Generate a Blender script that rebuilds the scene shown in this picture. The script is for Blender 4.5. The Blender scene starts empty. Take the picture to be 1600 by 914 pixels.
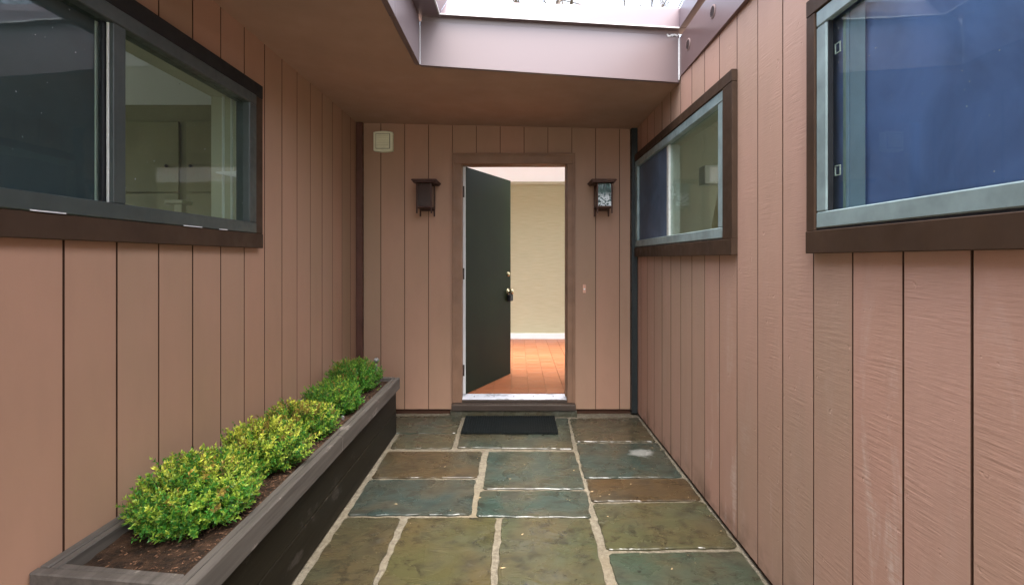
import bpy, bmesh, math, random
from mathutils import Vector, Matrix, noise
R = math.radians
sc = bpy.context.scene
C = sc.collection
EYE = 1.35                                    # camera height, heights below are often given from the eye

# ------------------------------------------------------------------ camera, world, sun, exposure
cam = bpy.data.cameras.new('camera'); co = bpy.data.objects.new('camera', cam); C.objects.link(co)
co.location = (0, 0, EYE); co.rotation_euler = (R(90), 0, 0)
cam.sensor_width = 36; cam.lens = 785 / 1600 * 36
cam.shift_x = -8 / 1600; cam.shift_y = -52 / 1600
cam.clip_start = 0.05; cam.clip_end = 600
sc.camera = co

SUN_EL, SUN_AZ = 70, 162                      # azimuth of the sun, clockwise from +Y
w = bpy.data.worlds.new('World'); sc.world = w; w.use_nodes = True
nt = w.node_tree; nt.nodes.clear()
sky = nt.nodes.new('ShaderNodeTexSky'); sky.sky_type = 'NISHITA'; sky.sun_disc = False
sky.sun_elevation = R(SUN_EL); sky.sun_rotation = R(SUN_AZ); sky.air_density = 1.0; sky.dust_density = 4.0; sky.ozone_density = 1.0
hs = nt.nodes.new('ShaderNodeHueSaturation'); hs.inputs['Saturation'].default_value = 0.52
bg = nt.nodes.new('ShaderNodeBackground'); bg.inputs['Strength'].default_value = 0.15
wo = nt.nodes.new('ShaderNodeOutputWorld')
nt.links.new(sky.outputs[0], hs.inputs['Color']); nt.links.new(hs.outputs[0], bg.inputs[0]); nt.links.new(bg.outputs[0], wo.inputs[0])
sl = bpy.data.lights.new('sun', 'SUN'); sl.energy = 1.3; sl.angle = R(40); sl.color = (1, .97, .92)
so = bpy.data.objects.new('sun', sl); C.objects.link(so)
sd = Vector((math.sin(R(SUN_AZ)) * math.cos(R(SUN_EL)), math.cos(R(SUN_AZ)) * math.cos(R(SUN_EL)), math.sin(R(SUN_EL))))
so.rotation_euler = sd.to_track_quat('Z', 'Y').to_euler(); so.location = (0, -5, 12)
sc.view_settings.view_transform = 'Standard'; sc.view_settings.look = 'None'
sc.view_settings.gamma = 1; sc.view_settings.use_curve_mapping = False
sc.view_settings.exposure = 2.75
sc.cycles.max_bounces = 16; sc.cycles.diffuse_bounces = 9; sc.cycles.transparent_max_bounces = 16

# ------------------------------------------------------------------ materials
def lin(r, g, b):
    f = lambda c: ((c / 255 + .055) / 1.055) ** 2.4 if c > 10 else c / 255 / 12.92
    return (f(r), f(g), f(b), 1)
class NM:
    """small node builder, coordinates are world position in metres"""
    def __init__(s, name, rough=.6, spec=.4, metal=0):
        s.m = bpy.data.materials.new(name); s.m.use_nodes = True
        s.t = s.m.node_tree; s.b = s.t.nodes['Principled BSDF']
        s.b.inputs['Roughness'].default_value = rough; s.b.inputs['Specular IOR Level'].default_value = spec
        s.b.inputs['Metallic'].default_value = metal
        s.geo = s.t.nodes.new('ShaderNodeNewGeometry'); s.h = None
    def n(s, typ, **k):
        o = s.t.nodes.new(typ)
        for a, v in k.items(): setattr(o, a, v)
        return o
    def l(s, a, b): s.t.links.new(a, b)
    def coords(s, scale=(1, 1, 1), rot=(0, 0, 0)):
        mp = s.n('ShaderNodeMapping'); mp.inputs['Scale'].default_value = scale; mp.inputs['Rotation'].default_value = rot
        
        if getattr(s, 'shift', None):
            cb = s.n('ShaderNodeCombineXYZ'); s.l(s.math('MULTIPLY', s.shift, 9.0), cb.inputs[2])
            ad = s.n('ShaderNodeVectorMath', operation='ADD'); s.l(s.geo.outputs['Position'], ad.inputs[0]); s.l(cb.outputs[0], ad.inputs[1])
            s.l(ad.outputs[0], mp.inputs[0])
        else: s.l(s.geo.outputs['Position'], mp.inputs[0])
        return mp.outputs[0]
    def noise(s, scale=5, detail=4, sc3=(1, 1, 1), rough=.55, dist=0, rot=(0, 0, 0)):
        o = s.n('ShaderNodeTexNoise'); o.inputs['Scale'].default_value = scale; o.inputs['Detail'].default_value = detail
        o.inputs['Roughness'].default_value = rough; o.inputs['Distortion'].default_value = dist
        s.l(s.coords(sc3, rot), o.inputs['Vector']); return o.outputs['Fac']
    def ramp(s, fac, stops):
        o = s.n('ShaderNodeValToRGB'); e = o.color_ramp.elements
        while len(e) < len(stops): e.new(.5)
        for i, (p, c) in enumerate(stops):
            e[i].position = p; e[i].color = c if not isinstance(c, (int, float)) else (c, c, c, 1)
        s.l(fac, o.inputs[0]); return o.outputs[0]
    def mix(s, fac, a, b, mode='MIX'):
        o = s.n('ShaderNodeMix', data_type='RGBA', blend_type=mode)
        for sock, v in ((o.inputs[0], fac), (o.inputs[6], a), (o.inputs[7], b)):
            if isinstance(v, (int, float, tuple)): sock.default_value = v
            else: s.l(v, sock)
        return o.outputs[2]
    def math(s, op, a, b=0):
        o = s.n('ShaderNodeMath', operation=op)
        for sock, v in ((o.inputs[0], a), (o.inputs[1], b)):
            if isinstance(v, (int, float)): sock.default_value = v
            else: s.l(v, sock)
        return o.outputs[0]
    def color(s, c):
        if isinstance(c, tuple): s.b.inputs['Base Color'].default_value = c
        else: s.l(c, s.b.inputs['Base Color'])
    def roughness(s, c): s.l(c, s.b.inputs['Roughness'])
    def bump(s, h, strength=.3, dist=.002):
        o = s.n('ShaderNodeBump'); o.inputs['Strength'].default_value = strength; o.inputs['Distance'].default_value = dist
        s.l(h, o.inputs['Height'])
        if s.h: s.l(s.h, o.inputs['Normal'])
        s.h = o.outputs[0]; s.l(s.h, s.b.inputs['Normal'])
    def rnd(s):
        return s.n('ShaderNodeObjectInfo').outputs['Random']

def siding(name, base, rough_sawn):
    M = NM(name, .62, .35)
    b = (*base, 1)
    M.shift = M.rnd()
    n1 = M.noise(1.3, 4, (1, 1, .5)); n2 = M.noise(14, 5, (1, 1, .35))
    c = M.mix(M.ramp(n1, [(.3, 0), (.7, 1)]), b, (base[0] * .80, base[1] * .90, base[2] * .84, 1))
    c = M.mix(M.math('MULTIPLY', M.rnd(), .35), c, (base[0] * 1.12, base[1] * .98, base[2] * .95, 1))
    c = M.mix(M.math('MULTIPLY', M.ramp(n2, [(.45, 0), (.75, 1)]), .18), c, tuple(x * .7 for x in base) + (1,))
    if rough_sawn:
        # pale salt streaks running down the boards, dirt near the ground
        st = M.noise(3.0, 6, (1, 2.4, .42), .65, .6); st2 = M.noise(60, 3, (1, .25, 1), .7)
        band = M.n('ShaderNodeSeparateXYZ'); M.l(M.geo.outputs['Position'], band.inputs[0])
        low = M.ramp(M.math('DIVIDE', band.outputs[2], 2.6), [(.1, 1), (.55, .0)])
        f = M.math('MULTIPLY', M.ramp(st, [(.54, 0), (.66, 1)]), M.ramp(st2, [(.36, .15), (.6, 1)]))
        f = M.math('MULTIPLY', f, low)
        c = M.mix(M.math('MULTIPLY', M.math('MULTIPLY', f, .75), M.ramp(M.rnd(), [(.25, .15), (.85, 1)])), c, (.72, .62, .56, 1))
        dirt = M.math('MULTIPLY', M.ramp(band.outputs[2], [(.0, 1), (.16, 0)]), M.ramp(M.noise(9, 5), [(.42, 0), (.62, 1)]))
        c = M.mix(M.math('MULTIPLY', dirt, .7), c, (.11, .07, .05, 1))
        sw = M.noise(105, 3, (1, .075, 1), .6, .0, (R(4), 0, 0)); patch = M.ramp(M.noise(9, 4, (1, 1, .8)), [(.42, .15), (.66, 1)])
        sw2 = M.noise(260, 2, (1, .09, 1), .5, 0, (R(-2), 0, 0))
        M.bump(M.math('MULTIPLY', M.ramp(sw, [(.30, 0), (.66, 1)]), patch), .5, .0014)
        M.bump(sw2, .45, .0012)
        kn = M.noise(26, 2); M.bump(M.ramp(kn, [(.24, 0), (.30, 1)]), .5, .002)
    else:
        M.bump(M.noise(120, 3, (.35, .35, 1)), .25, .0008)
        M.bump(M.noise(5, 3), .15, .004)
        sp = M.noise(150, 2, rough=.4)
        c = M.mix(M.ramp(sp, [(.79, 0), (.83, .5)]), c, (.6, .5, .42, 1))
    M.color(c)
    return M.m

SID = (.395, .232, .158)
m_sidL = siding('painted_smooth_siding', SID, False)
m_sidR = siding('painted_rough_siding', (.50, .305, .235), True)
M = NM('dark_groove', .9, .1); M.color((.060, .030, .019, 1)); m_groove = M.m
def paint(name, base, rough=.5, var=.25, scale=6, bump=.15, spec=.4, metal=0, chips=None, sc3=(1, 1, 1), rv=.12):
    M = NM(name, rough, spec, metal)
    c = M.mix(M.ramp(M.noise(scale, 5, sc3), [(.35, 0), (.68, 1)]), (*base, 1), tuple(x * (1 - var) for x in base) + (1,))
    if chips:
        c = M.mix(M.ramp(M.noise(chips[0], 3, rough=.5), [(chips[1], 0), (chips[1] + .015, 1)]), c, (*chips[2], 1))
    M.color(c)
    M.roughness(M.ramp(M.noise(scale * 3, 3), [(.3, max(rough - rv, .05)), (.7, min(rough + rv, 1))]))
    if bump: M.bump(M.noise(70, 4, (1, 1, .6)), bump, .001)
    return M.m
m_trim = paint('brown_trim_paint', (.062, .036, .022), .6, .3, 5, .25, spec=.2, chips=(38, .80, (.5, .42, .35)))
m_trimdark = paint('dark_trim_paint', (.020, .019, .018), .6, .3, 5, .2, spec=.2)
m_postL = paint('red_brown_post_paint', (.10, .040, .026), .6, .25)
m_postR = paint('black_green_post_paint', (.018, .024, .024), .5, .3)
m_alu = paint('grey_green_aluminium', (.27, .36, .36), .42, .35, 9, .1, spec=.6, sc3=(1, 1, 1), chips=(30, .74, (.07, .10, .10)))
m_aludark = paint('dark_green_aluminium', (.050, .064, .060), .42, .25, 9, .1, spec=.6, chips=(33, .82, (.6, .58, .52)))
m_alubright = paint('pale_aluminium', (.62, .64, .60), .35, .15, 20, .05, spec=.6)
m_gasket = paint('black_gasket', (.012, .013, .015), .5, .1)
m_casing = paint('door_casing_paint', (.25, .140, .085), .6, .2, 5, .2)
m_soffit = paint('soffit_paint', (.40, .255, .180), .75, .16, 2.2, .35)
m_fascia = paint('mauve_brown_metal', (.150, .108, .108), .36, .06, 1.2, .08, spec=.7, rv=.02)
m_fasciaR = paint('red_brown_metal', (.135, .072, .066), .33, .12, 1.5, .08, spec=.7, rv=.02)
m_curb = paint('pinkish_metal', (.165, .118, .132), .35, .06, 1.3, .08, spec=.7, rv=.02)
m_whiteline = paint('bare_metal_edge', (.75, .74, .74), .4, .2, 40, 0)
m_vent = paint('brown_vent', (.28, .19, .17), .4, .2)
m_cream = paint('cream_plastic', (.80, .82, .62), .45, .1, 12, .05)
m_lantern = paint('dark_lantern_wood', (.055, .020, .013), .6, .3, 20, .3)
m_lanternR = paint('brown_lantern_wood', (.095, .042, .026), .6, .3, 20, .3)
m_sill = paint('dark_sill_wood', (.055, .038, .028), .45, .4, 14, .3, sc3=(.3, 1, 1))
m_brass = paint('aged_brass', (.62, .55, .35), .28, .4, 60, .1, metal=1)
m_bell = paint('copper_pink_plate', (.75, .42, .30), .4, .2, 60, .1)
m_black = paint('black_rubber', (.010, .011, .014), .5, .3, 30, .3)
m_mat = paint('navy_black_rubber', (.007, .009, .009), .6, .3, 60, .3, spec=.08, chips=(90, .80, (.3, .3, .3)))
m_white = paint('white_paint', (.78, .80, .80), .5, .05, 3, .05)
m_intcream = paint('cream_interior_paint', (.55, .54, .42), .6, .1, 3, .05)
m_ceil = paint('white_ceiling_paint', (.86, .90, .92), .8, .03, 3, .05)
m_olive = paint('olive_interior_paint', (.20, .20, .115), .6, .15, 3, .1)
m_olivedoor = paint('olive_cabinet_paint', (.23, .22, .125), .5, .15, 3, .1)
m_bark = paint('grey_bark', (.11, .085, .07), .9, .4, 30, .5)
m_stem = paint('shrub_stem', (.12, .075, .035), .8, .3, 60, .3)
m_grass = paint('winter_lawn', (.13, .125, .055), .9, .4, 3, .6)
m_shade = paint('white_lamp_shade', (.85, .85, .82), .7, .04)
m_lampbase = paint('yellow_glazed_base', (.50, .38, .13), .3, .2)

M = NM('door_olive_black', .55, .15)
M.color(M.mix(M.ramp(M.noise(2.2, 4, (1, 1, .6)), [(.35, 0), (.7, 1)]), (.011, .018, .006, 1), (.008, .011, .004, 1)))
M.bump(M.noise(60, 3, (1, 1, .1)), .15, .0006); m_door = M.m

M = NM('threshold_metal', .35, .5, .35)
M.color(M.mix(M.ramp(M.noise(18, 5, (.4, 1, 1)), [(.5, 0), (.62, 1)]), (.78, .80, .86, 1), (.30, .30, .33, 1))); m_thr = M.m

def fabric(name, base, spots):
    M = NM(name, .5, .25)
    c = M.mix(M.ramp(M.noise(3.3, 5, dist=.6), [(.35, 0), (.65, 1)]), (*base, 1), tuple(x * .62 for x in base) + (1,))
    c = M.mix(M.ramp(M.noise(75, 1.5, rough=.4), [(spots, 0), (spots + .02, .6)]), c, (.5, .55, .62, 1))
    M.color(c); M.bump(M.noise(1.7, 3, dist=.4), .5, .03); M.bump(M.noise(300, 2), .2, .0005)
    return M.m
m_blueshade = fabric('blue_window_film', (.155, .235, .60), .80)
m_bluepale = fabric('pale_blue_film', (.30, .40, .58), .80)
m_screenL = fabric('slate_grey_screen', (.060, .080, .098), .80)
m_screen = fabric('slate_blue_screen', (.10, .15, .23), .80)

M = NM('window_glass'); g = M.t; g.nodes.remove(M.b)
tr = M.n('ShaderNodeBsdfTransparent'); tr.inputs[0].default_value = (.86, .92, .88, 1)
gl = M.n('ShaderNodeBsdfGlossy'); gl.inputs['Roughness'].default_value = .02; gl.inputs[0].default_value = (.55, .58, .62, 1)
fr = M.n('ShaderNodeLayerWeight'); fr.inputs['Blend'].default_value = .5; fac = M.math('ADD', M.math('MULTIPLY', M.math('POWER', fr.outputs['Facing'], 5), .9), .05)
bpn = M.n('ShaderNodeBump'); bpn.inputs['Strength'].default_value = .08; bpn.inputs['Distance'].default_value = .01
M.l(M.noise(3, 2), bpn.inputs['Height']); M.l(bpn.outputs[0], gl.inputs['Normal'])
mx = M.n('ShaderNodeMixShader'); M.l(fac, mx.inputs[0]); M.l(tr.outputs[0], mx.inputs[1]); M.l(gl.outputs[0], mx.inputs[2])
dirtmix = M.n('ShaderNodeMixShader'); df = M.n('ShaderNodeBsdfDiffuse'); df.inputs[0].default_value = (.55, .58, .6, 1)
M.l(M.math('ADD', M.ramp(M.noise(80, 2, rough=.45), [(.765, 0), (.775, .6)]), .012), dirtmix.inputs[0]); M.l(mx.outputs[0], dirtmix.inputs[1]); M.l(df.outputs[0], dirtmix.inputs[2])
M.l(dirtmix.outputs[0], g.nodes['Material Output'].inputs[0]); m_glass = M.m

M = NM('lantern_glass', .12, .8)
sx = M.n('ShaderNodeSeparateXYZ'); M.l(M.geo.outputs['Position'], sx.inputs[0])
lowm = M.ramp(M.math('MULTIPLY', M.math('SUBTRACT', sx.outputs[2], 1.79), 5.0), [(.42, 1), (.62, 0)])
M.color(M.mix(lowm, M.ramp(M.noise(14, 3), [(.4, (.015, .05, .045, 1)), (.6, (.05, .13, .12, 1))]), M.ramp(M.noise(19, 2, dist=2.2), [(.40, (.03, .08, .08, 1)), (.48, (.7, .78, .8, 1)), (.60, (.75, .8, .82, 1)), (.64, (.05, .10, .10, 1))])))  # white swirled reflections put into the teal glass colour
M.bump(M.noise(30, 2, dist=2), .6, .004); m_lglass = M.m
M = NM('dark_lantern_glass', .2, .6); M.color((.03, .012, .008, 1)); m_dglass = M.m

# flagstone: each stone carries its own colour
M = NM('bluestone', .42, .45)
oi = M.n('ShaderNodeObjectInfo')
c = M.mix(M.ramp(M.noise(3.2, 6, dist=.5), [(.40, 0), (.62, 1)]), oi.outputs['Color'], M.mix(.45, oi.outputs['Color'], (.070, .046, .022, 1)))
c = M.mix(M.ramp(M.noise(2.0, 4, rough=.6), [(.48, 0), (.72, .4)]), c, (.034, .054, .048, 1))
c = M.mix(M.ramp(M.noise(11, 7, rough=.75, dist=.4), [(.49, 0), (.66, .8)]), c, (.016, .014, .010, 1))
c = M.mix(M.ramp(M.noise(5.5, 6, rough=.7), [(.64, 0), (.74, .22)]), c, (.32, .31, .25, 1))
c = M.mix(M.ramp(M.noise(170, 2, rough=.5), [(.76, 0), (.79, .6)]), c, (.36, .32, .25, 1))
M.color(c)
M.roughness(M.ramp(M.noise(4.2, 5, dist=.6), [(.38, .13), (.66, .46)]))
M.bump(M.noise(5, 5, (1, 2.2, 1), dist=.6), .7, .014); M.bump(M.noise(34, 5, rough=.65), .4, .0025); m_stone = M.m
# stone with the dried pale puddle mark
m_stone2 = m_stone.copy(); m_stone2.name = 'bluestone_with_pale_stain'
t2 = m_stone2.node_tree; b2 = t2.nodes['Principled BSDF']; src = b2.inputs['Base Color'].links[0].from_socket
ge = t2.nodes.new('ShaderNodeNewGeometry'); mp = t2.nodes.new('ShaderNodeMapping'); mp.vector_type = 'POINT'
mp.inputs['Location'].default_value = (-.885 * 9, -3.50 * 9, 0); mp.inputs['Scale'].default_value = (9, 9, 0)
nz = t2.nodes.new('ShaderNodeTexNoise'); nz.inputs['Scale'].default_value = 9; nz.inputs['Detail'].default_value = 7
ad = t2.nodes.new('ShaderNodeVectorMath'); ad.operation = 'MULTIPLY_ADD'; ad.inputs[1].default_value = (2.0, 2.0, 0); 
t2.links.new(ge.outputs['Position'], nz.inputs['Vector']); t2.links.new(ge.outputs['Position'], mp.inputs[0])
t2.links.new(nz.outputs['Color'], ad.inputs[0]); t2.links.new(mp.outputs[0], ad.inputs[2])
sb = t2.nodes.new('ShaderNodeVectorMath'); sb.operation = 'SUBTRACT'; sb.inputs[1].default_value = (1.0, 1.0, 0); t2.links.new(ad.outputs[0], sb.inputs[0])
ln = t2.nodes.new('ShaderNodeVectorMath'); ln.operation = 'LENGTH'; t2.links.new(sb.outputs[0], ln.inputs[0])
rp = t2.nodes.new('ShaderNodeValToRGB'); rp.color_ramp.elements[0].position = .45; rp.color_ramp.elements[0].color = (.6, .6, .6, 1)
rp.color_ramp.elements[1].position = .82; rp.color_ramp.elements[1].color = (0, 0, 0, 1); t2.links.new(ln.outputs['Value'], rp.inputs[0])
mm = t2.nodes.new('ShaderNodeMix'); mm.data_type = 'RGBA'; mm.inputs[7].default_value = (.30, .30, .28, 1)
t2.links.new(rp.outputs[0], mm.inputs[0]); t2.links.new(src, mm.inputs[6]); t2.links.new(mm.outputs[2], b2.inputs['Base Color'])

M = NM('sandy_mortar', .9, .2)
c = M.mix(M.ramp(M.noise(60, 4, rough=.7), [(.35, 0), (.65, 1)]), (.20, .175, .130, 1), (.085, .072, .052, 1))
c = M.mix(M.ramp(M.noise(2.5, 4), [(.45, 0), (.7, .6)]), c, (.15, .12, .075, 1))
M.color(c); M.bump(M.noise(110, 4, rough=.7), .9, .004); m_mortar = M.m
M = NM('soil', .85, .25)
c = M.mix(M.ramp(M.noise(28, 6, rough=.7), [(.4, 0), (.65, 1)]), (.016, .009, .005, 1), (.065, .034, .018, 1))
c = M.mix(M.ramp(M.noise(160, 2), [(.72, 0), (.76, .8)]), c, (.4, .3, .2, 1))
M.color(c); M.bump(M.noise(50, 5, rough=.7), 1, .01); m_soil = M.m
M = NM('mulch_chip', .85, .2); M.color(M.mix(M.ramp(M.noise(90, 2), [(.4, 0), (.7, 1)]), (.050, .026, .014, 1), (.20, .11, .065, 1))); m_chip = M.m
def planter_wood(name, base, edge):
    M = NM(name, .55, .35)
    c = M.mix(M.ramp(M.noise(30, 5, (1.5, .06, 1.5), .65), [(.35, 0), (.7, 1)]), (*base, 1), tuple(x * .55 for x in base) + (1,))
    c = M.mix(M.ramp(M.noise(6, 6, (1, .5, 1), .7), [(.60, 0), (.66, edge)]), c, (.28, .24, .21, 1))
    M.color(c); M.b.inputs['Specular IOR Level'].default_value = .2; M.bump(M.noise(60, 4, (1, .07, 1)), .4, .002); return M.m
m_box = planter_wood('planter_board', (.014, .011, .006), .10)
m_rim = planter_wood('weathered_rim', (.105, .092, .080), .6)
M = NM('terracotta_tile', .38, .45)
c = M.mix(M.rnd(), (.29, .092, .034, 1), (.35, .122, .050, 1))
c = M.mix(M.ramp(M.noise(9, 5, rough=.6), [(.5, 0), (.75, .6)]), c, (.36, .095, .035, 1)); M.color(c)
M.bump(M.noise(8, 3), .2, .003); m_tile = M.m
M = NM('tile_grout', .85, .2); M.color(M.mix(M.noise(20, 3), (.34, .20, .12, 1), (.22, .10, .06, 1))); m_grout = M.m
M = NM('grasscloth', .8, .2)
ln1 = M.noise(130, 3, (.035, 1, 1), .6); ln2 = M.noise(35, 4, (.06, 1, 1.6), .7)
c = M.mix(M.ramp(ln1, [(.35, 0), (.65, 1)]), (.50, .49, .34, 1), (.43, .42, .28, 1))
c = M.mix(M.ramp(ln2, [(.5, 0), (.8, .3)]), c, (.40, .38, .24, 1)); M.color(c); M.bump(ln1, .35, .0015); M.bump(ln2, .2, .002); m_cloth = M.m

M = NM('opal_ceiling_panel', .6, .2); M.color((.88, .90, .92, 1)); tl = M.n('ShaderNodeBsdfTranslucent'); tl.inputs[0].default_value = (.93, .95, .97, 1)
mx = M.n('ShaderNodeMixShader'); mx.inputs[0].default_value = .16; M.l(M.b.outputs[0], mx.inputs[1]); M.l(tl.outputs[0], mx.inputs[2]); M.l(mx.outputs[0], M.t.nodes['Material Output'].inputs[0]); m_opal = M.m  # translucent share added so the hall ceiling glows with sky light
def leafmat(name):
    M = NM(name, .38, .45)
    at = M.n('ShaderNodeAttribute'); at.attribute_name = 'leaf_colour'
    M.l(at.outputs['Color'], M.b.inputs['Base Color'])
    tl = M.n('ShaderNodeBsdfTranslucent'); hv = M.n('ShaderNodeHueSaturation'); hv.inputs['Value'].default_value = 1.3
    M.l(at.outputs['Color'], hv.inputs['Color']); M.l(hv.outputs[0], tl.inputs[0])
    mx = M.n('ShaderNodeMixShader'); mx.inputs[0].default_value = .4
    M.l(M.b.outputs[0], mx.inputs[1]); M.l(tl.outputs[0], mx.inputs[2]); M.l(mx.outputs[0], M.t.nodes['Material Output'].inputs[0])
    return M.m
m_leaf = leafmat('boxwood_leaf')

# ------------------------------------------------------------------ geometry helpers
WORLD = {}
def V(*a): return Vector(a)
class MB:
    """collects shapes in world coordinates, links them as one mesh object whose origin is at its own base"""
    def __init__(s): s.bm = bmesh.new()
    def box(s, x0, x1, y0, y1, z0, z1, bev=.0015, mi=0):
        if x0 > x1: x0, x1 = x1, x0
        if y0 > y1: y0, y1 = y1, y0
        return s.hexa([V(x0, y0, z0), V(x1, y0, z0), V(x1, y1, z0), V(x0, y1, z0), V(x0, y0, z1), V(x1, y0, z1), V(x1, y1, z1), V(x0, y1, z1)], bev, mi)
    def hexa(s, p, bev=0, mi=0):
        v = [s.bm.verts.new(q) for q in p]
        fs = [s.bm.faces.new([v[i] for i in f]) for f in ((3, 2, 1, 0), (4, 5, 6, 7), (0, 1, 5, 4), (1, 2, 6, 5), (2, 3, 7, 6), (3, 0, 4, 7))]
        for f in fs: f.material_index = mi
        if bev:
            es = {e for f in fs for e in f.edges}
            bmesh.ops.bevel(s.bm, geom=list(es), offset=bev, segments=1, affect='EDGES', clamp_overlap=True)
        return s
    def prism(s, pts, z0, z1, inset=0, ztop=None):
        """polygon in plan, extruded; top edge inset a little"""
        c = sum((V(x, y, 0) for x, y in pts), V(0, 0, 0)) / len(pts)
        zt = ztop or (lambda x, y: z1)
        lo = [s.bm.verts.new((x, y, z0)) for x, y in pts]
        md = [s.bm.verts.new((x, y, zt(x, y) - inset)) for x, y in pts]
        tp = []
        n = len(pts)
        for i, (x, y) in enumerate(pts):
            ax, ay = pts[i - 1]; bx, by = pts[(i + 1) % n]
            e = V(bx - ax, by - ay, 0); e.normalize(); nn = V(-e.y, e.x, 0)
            tp.append(s.bm.verts.new((x + nn.x * inset, y + nn.y * inset, zt(x, y))))
        for a, b in ((lo, md), (md, tp)):
            for i in range(n): s.bm.faces.new((a[i], a[(i + 1) % n], b[(i + 1) % n], b[i]))
        s.bm.faces.new(tp); s.bm.faces.new(lo[::-1]); return s
    def tube(s, a, b, r0, r1, seg=10, caps=True):
        a, b = Vector(a), Vector(b); d = (b - a).normalized(); q = d.to_track_quat('Z', 'Y')
        ra = []; rb = []
        for i in range(seg):
            t = 2 * math.pi * i / seg; o = q @ V(math.cos(t), math.sin(t), 0)
            ra.append(s.bm.verts.new(a + o * r0)); rb.append(s.bm.verts.new(b + o * r1))
        for i in range(seg): s.bm.faces.new((ra[i], ra[(i + 1) % seg], rb[(i + 1) % seg], rb[i]))
        if caps: s.bm.faces.new(ra[::-1]); s.bm.faces.new(rb)
        return s
    def lathe(s, o, d, prof, seg=16):
        """profile = (distance along d, radius)"""
        o = Vector(o); d = Vector(d).normalized(); q = d.to_track_quat('Z', 'Y'); rows = []
        for h, r in prof:
            rows.append([s.bm.verts.new(o + d * h + q @ V(math.cos(2 * math.pi * i / seg) * r, math.sin(2 * math.pi * i / seg) * r, 0)) for i in range(seg)])
        for a, b in zip(rows, rows[1:]):
            for i in range(seg): s.bm.faces.new((a[i], a[(i + 1) % seg], b[(i + 1) % seg], b[i]))
        s.bm.faces.new(rows[0][::-1]); s.bm.faces.new(rows[-1]); return s
    def build(s, name, mat, parent=None, smooth=False, kind=None, raw_axis=None):
        bmesh.ops.recalc_face_normals(s.bm, faces=s.bm.faces)
        vs = [v.co for v in s.bm.verts]
        lo = [min(v[i] for v in vs) for i in range(3)]; hi = [max(v[i] for v in vs) for i in range(3)]
        c = V((lo[0] + hi[0]) / 2, (lo[1] + hi[1]) / 2, lo[2])
        for v in s.bm.verts: v.co -= c
        if raw_axis is not None:                 # joint edges coloured dark, groove shade put into the material
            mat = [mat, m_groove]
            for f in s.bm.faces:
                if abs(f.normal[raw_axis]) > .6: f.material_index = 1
        me = bpy.data.meshes.new(name); s.bm.to_mesh(me); s.bm.free()
        for m in (mat if isinstance(mat, (list, tuple)) else [mat]): me.materials.append(m)
        if smooth:
            for p in me.polygons: p.use_smooth = True
        return link(name, me, c, parent, kind)
def link(name, data, c, parent=None, kind=None):
    o = bpy.data.objects.new(name, data); C.objects.link(o)
    if parent: o.parent = parent; o.location = Vector(c) - WORLD[parent.name]
    else: o.location = c
    WORLD[o.name] = Vector(c)
    if kind: o['kind'] = kind
    return o
def thing(name, loc, label, cat, group=None):
    o = link(name, None, Vector(loc)); o.empty_display_size = .1
    tag(o, label, cat, group); return o
def tag(o, label, cat, group=None):
    o['label'] = label; o['category'] = cat
    if group: o['group'] = group
    return o
def B(*a, **k): return MB().box(*a, **k)

rng = random.Random(7)
H = lambda h: EYE + h                        # height given from the eye
XL, XR, YE = -1.407, 1.05, 4.41              # left wall, right wall, end wall
CEIL = lambda x: H(1.195 - .0225 * (x + 1.407))
YMIN = -2.3
PITCH = .2065

# ------------------------------------------------------------------ ground and paving
gm = MB(); gm.bm.faces.new([gm.bm.verts.new(p) for p in ((-250, -250, -.16), (250, -250, -.16), (250, 250, -.16), (-250, 250, -.16))])
gm.build('ground', m_grass, kind='structure')
M = NM('pale_concrete', .85, .2); M.color(M.mix(M.noise(3, 5), (.50, .47, .43, 1), (.40, .38, .34, 1))); m_conc = M.m
for a in ((-5, 5, -12, -3.15), (-9, -5.9, -3, 9), (5.4, 9, -3, 9)): MB().box(*a, -.155, -.10, 0).build('forecourt', m_conc, kind='structure')  # unseen pale slabs added to bounce daylight into passage and hall

pav = link('paving', None, V(0, 2, 0), kind='structure')
mb = MB(); nx, ny = 100, 120
x0, x1, y0, y1 = XL - .02, XR + .03, -3.0, YE + .02
grid = []
for j in range(ny + 1):
    row = []
    for i in range(nx + 1):
        x = x0 + (x1 - x0) * i / nx; y = y0 + (y1 - y0) * j / ny
        row.append(mb.bm.verts.new((x, y, -.0085 + .0035 * noise.noise(V(x * 14, y * 14, 0)) + .002 * noise.noise(V(x * 45, y * 45, 3)))))
    grid.append(row)
for j in range(ny):
    for i in range(nx): mb.bm.faces.new((grid[j][i], grid[j][i + 1], grid[j + 1][i + 1], grid[j + 1][i]))
mb.build('mortar', m_mortar, pav, smooth=True)
MB().box(x0 - .2, x1 + .2, y0 - .1, y1 + .1, -.2, -.03, 0).build('paving_bed', m_mortar, pav)

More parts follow.
